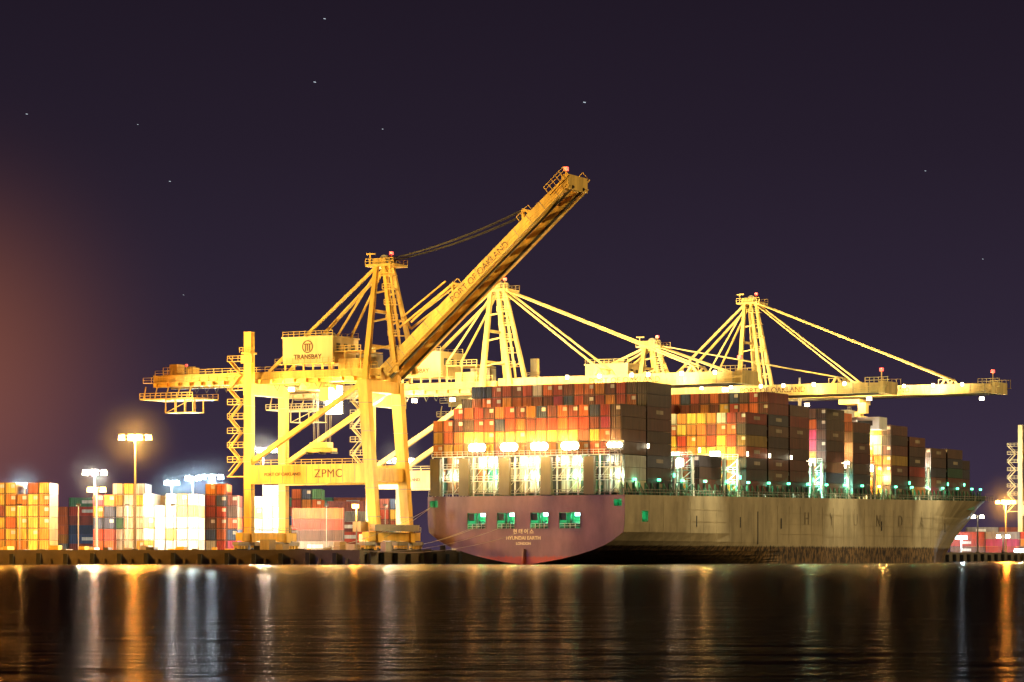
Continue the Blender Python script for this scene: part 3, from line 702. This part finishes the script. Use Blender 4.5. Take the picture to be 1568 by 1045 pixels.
spot('crane_fill',(-8,10,44),(-5,51,50),Y2,200000,95,.6,c1,.6)  # unseen spots added to light the near sides of the cranes
spot('crane_fill',(-8,-40,55),(0,0,52),Y2,170000,85,.6,c4,.6)
spot('crane_fill',(-3,-45,48),(8,0,56),Y2,260000,90,.6,c3,.6)
spot('crane_fill',(48,-30,52),(40,0,48),Y2,140000,100,.6,c3,.6)
spot('crane_fill',(40,-30,50),(30,0,46),Y2,140000,110,.6,c2,.6)
spot('crane_fill',(-60,-60,30),(-30,0,30),WHT,350000,60,.6,c5,.6)
for root,tu,hg in((c2,60,41.5),(c4,62,43.5),(c3,69,46.5)):
    spot('boom_tip_downlight',(tu-2,0,hg-4),(tu-2-((tu-2)-51),2,6),(1,.85,.5),70000,50,.8,root,.5)
    fixture(root,'boom_tip_lamps',[(tu-2,-4.2,hg-3.2)])
spot('transom_fill',(-60,-120,20),(0,0,9),(.75,.55,1.0),115000,30,.5,ship,2)  # unseen purple spot added to tint the transom
s=MB()
for x,y,k in((497,29,1.0),(482,126,1.1),(895,157,1.2),(41,175,.9),(211,191,.6),(586,198,.7),(260,278,.8),(1417,262,.7),(1505,397,.6),(281,452,.5)):
    p=P(x,y,5000); r=1.0*k; s.cyl(p-Vector((r*1.8,0,-r*.3)),p+Vector((r*1.8,0,-r*.3)),r*.6,'star',6)
s.obj('stars')
# ---------------------------------------------------------------- world
w=bpy.data.worlds.new('World'); scene.world=w; w.use_nodes=True; nt=w.node_tree
bg=nt.nodes['Background']; tc=N(nt,'ShaderNodeTexCoord'); sx=N(nt,'ShaderNodeSeparateXYZ'); nt.links.new(tc.outputs['Generated'],sx.inputs[0])
mr=N(nt,'ShaderNodeMapRange'); mr.inputs[1].default_value=0; mr.inputs[2].default_value=.22; nt.links.new(sx.outputs[2],mr.inputs[0])
ramp=N(nt,'ShaderNodeValToRGB'); nt.links.new(mr.outputs[0],ramp.inputs[0])
el=ramp.color_ramp.elements
def lin(c): return tuple(((x/255)/12.92 if x/255<=.04045 else ((x/255+.055)/1.055)**2.4) for x in c)+(1,)
el[0].position=0; el[0].color=lin((68,54,76)); el[1].position=1; el[1].color=lin((29,22,34))
for pos,c in((.12,(57,46,66)),(.35,(46,37,54)),(.65,(37,29,43))):
    e_=el.new(pos); e_.color=lin(c)
gx=N(nt,'ShaderNodeVectorMath',operation='SUBTRACT'); nt.links.new(tc.outputs['Generated'],gx.inputs[0]); gx.inputs[1].default_value=(-.205,.975,.060)
gs=N(nt,'ShaderNodeVectorMath',operation='LENGTH'); nt.links.new(gx.outputs[0],gs.inputs[0])
gr=N(nt,'ShaderNodeMapRange',interpolation_type='SMOOTHERSTEP'); gr.inputs[1].default_value=0; gr.inputs[2].default_value=.15; gr.inputs[3].default_value=1; gr.inputs[4].default_value=0; nt.links.new(gs.outputs['Value'],gr.inputs[0])
pw=N(nt,'ShaderNodeMath',operation='POWER'); nt.links.new(gr.outputs[0],pw.inputs[0]); pw.inputs[1].default_value=3.0
gm_=N(nt,'ShaderNodeMix',data_type='RGBA',blend_type='ADD'); nt.links.new(pw.outputs[0],gm_.inputs[0]); nt.links.new(ramp.outputs[0],gm_.inputs[6]); gm_.inputs[7].default_value=(.16,.045,.008,1)
nt.links.new(gm_.outputs[2],bg.inputs[0]); bg.inputs[1].default_value=1
sl=bpy.data.lights.new('hull_side_fill','SUN'); sl.energy=1.9; sl.angle=math.radians(8); sl.color=(1,.72,.32)  # sun lamp added as warm fill for the starboard hull side
so=bpy.data.objects.new('hull_side_fill',sl); d=-Vector((.94,-.16,.30)); so.rotation_euler=d.to_track_quat('-Z','Y').to_euler(); scene.collection.objects.link(so)
# ---------------------------------------------------------------- camera
cd=bpy.data.cameras.new('Camera'); cam=bpy.data.objects.new('Camera',cd); scene.collection.objects.link(cam); scene.camera=cam
cam.location=(0,0,HC); cam.rotation_euler=(math.pi/2,0,0); cd.sensor_width=36; cd.lens=36*F/1568; cd.shift_y=(YH-522.5)/1568; cd.clip_start=.5; cd.clip_end=12000
scene.view_settings.view_transform='Standard'; scene.view_settings.look='None'; scene.view_settings.exposure=0
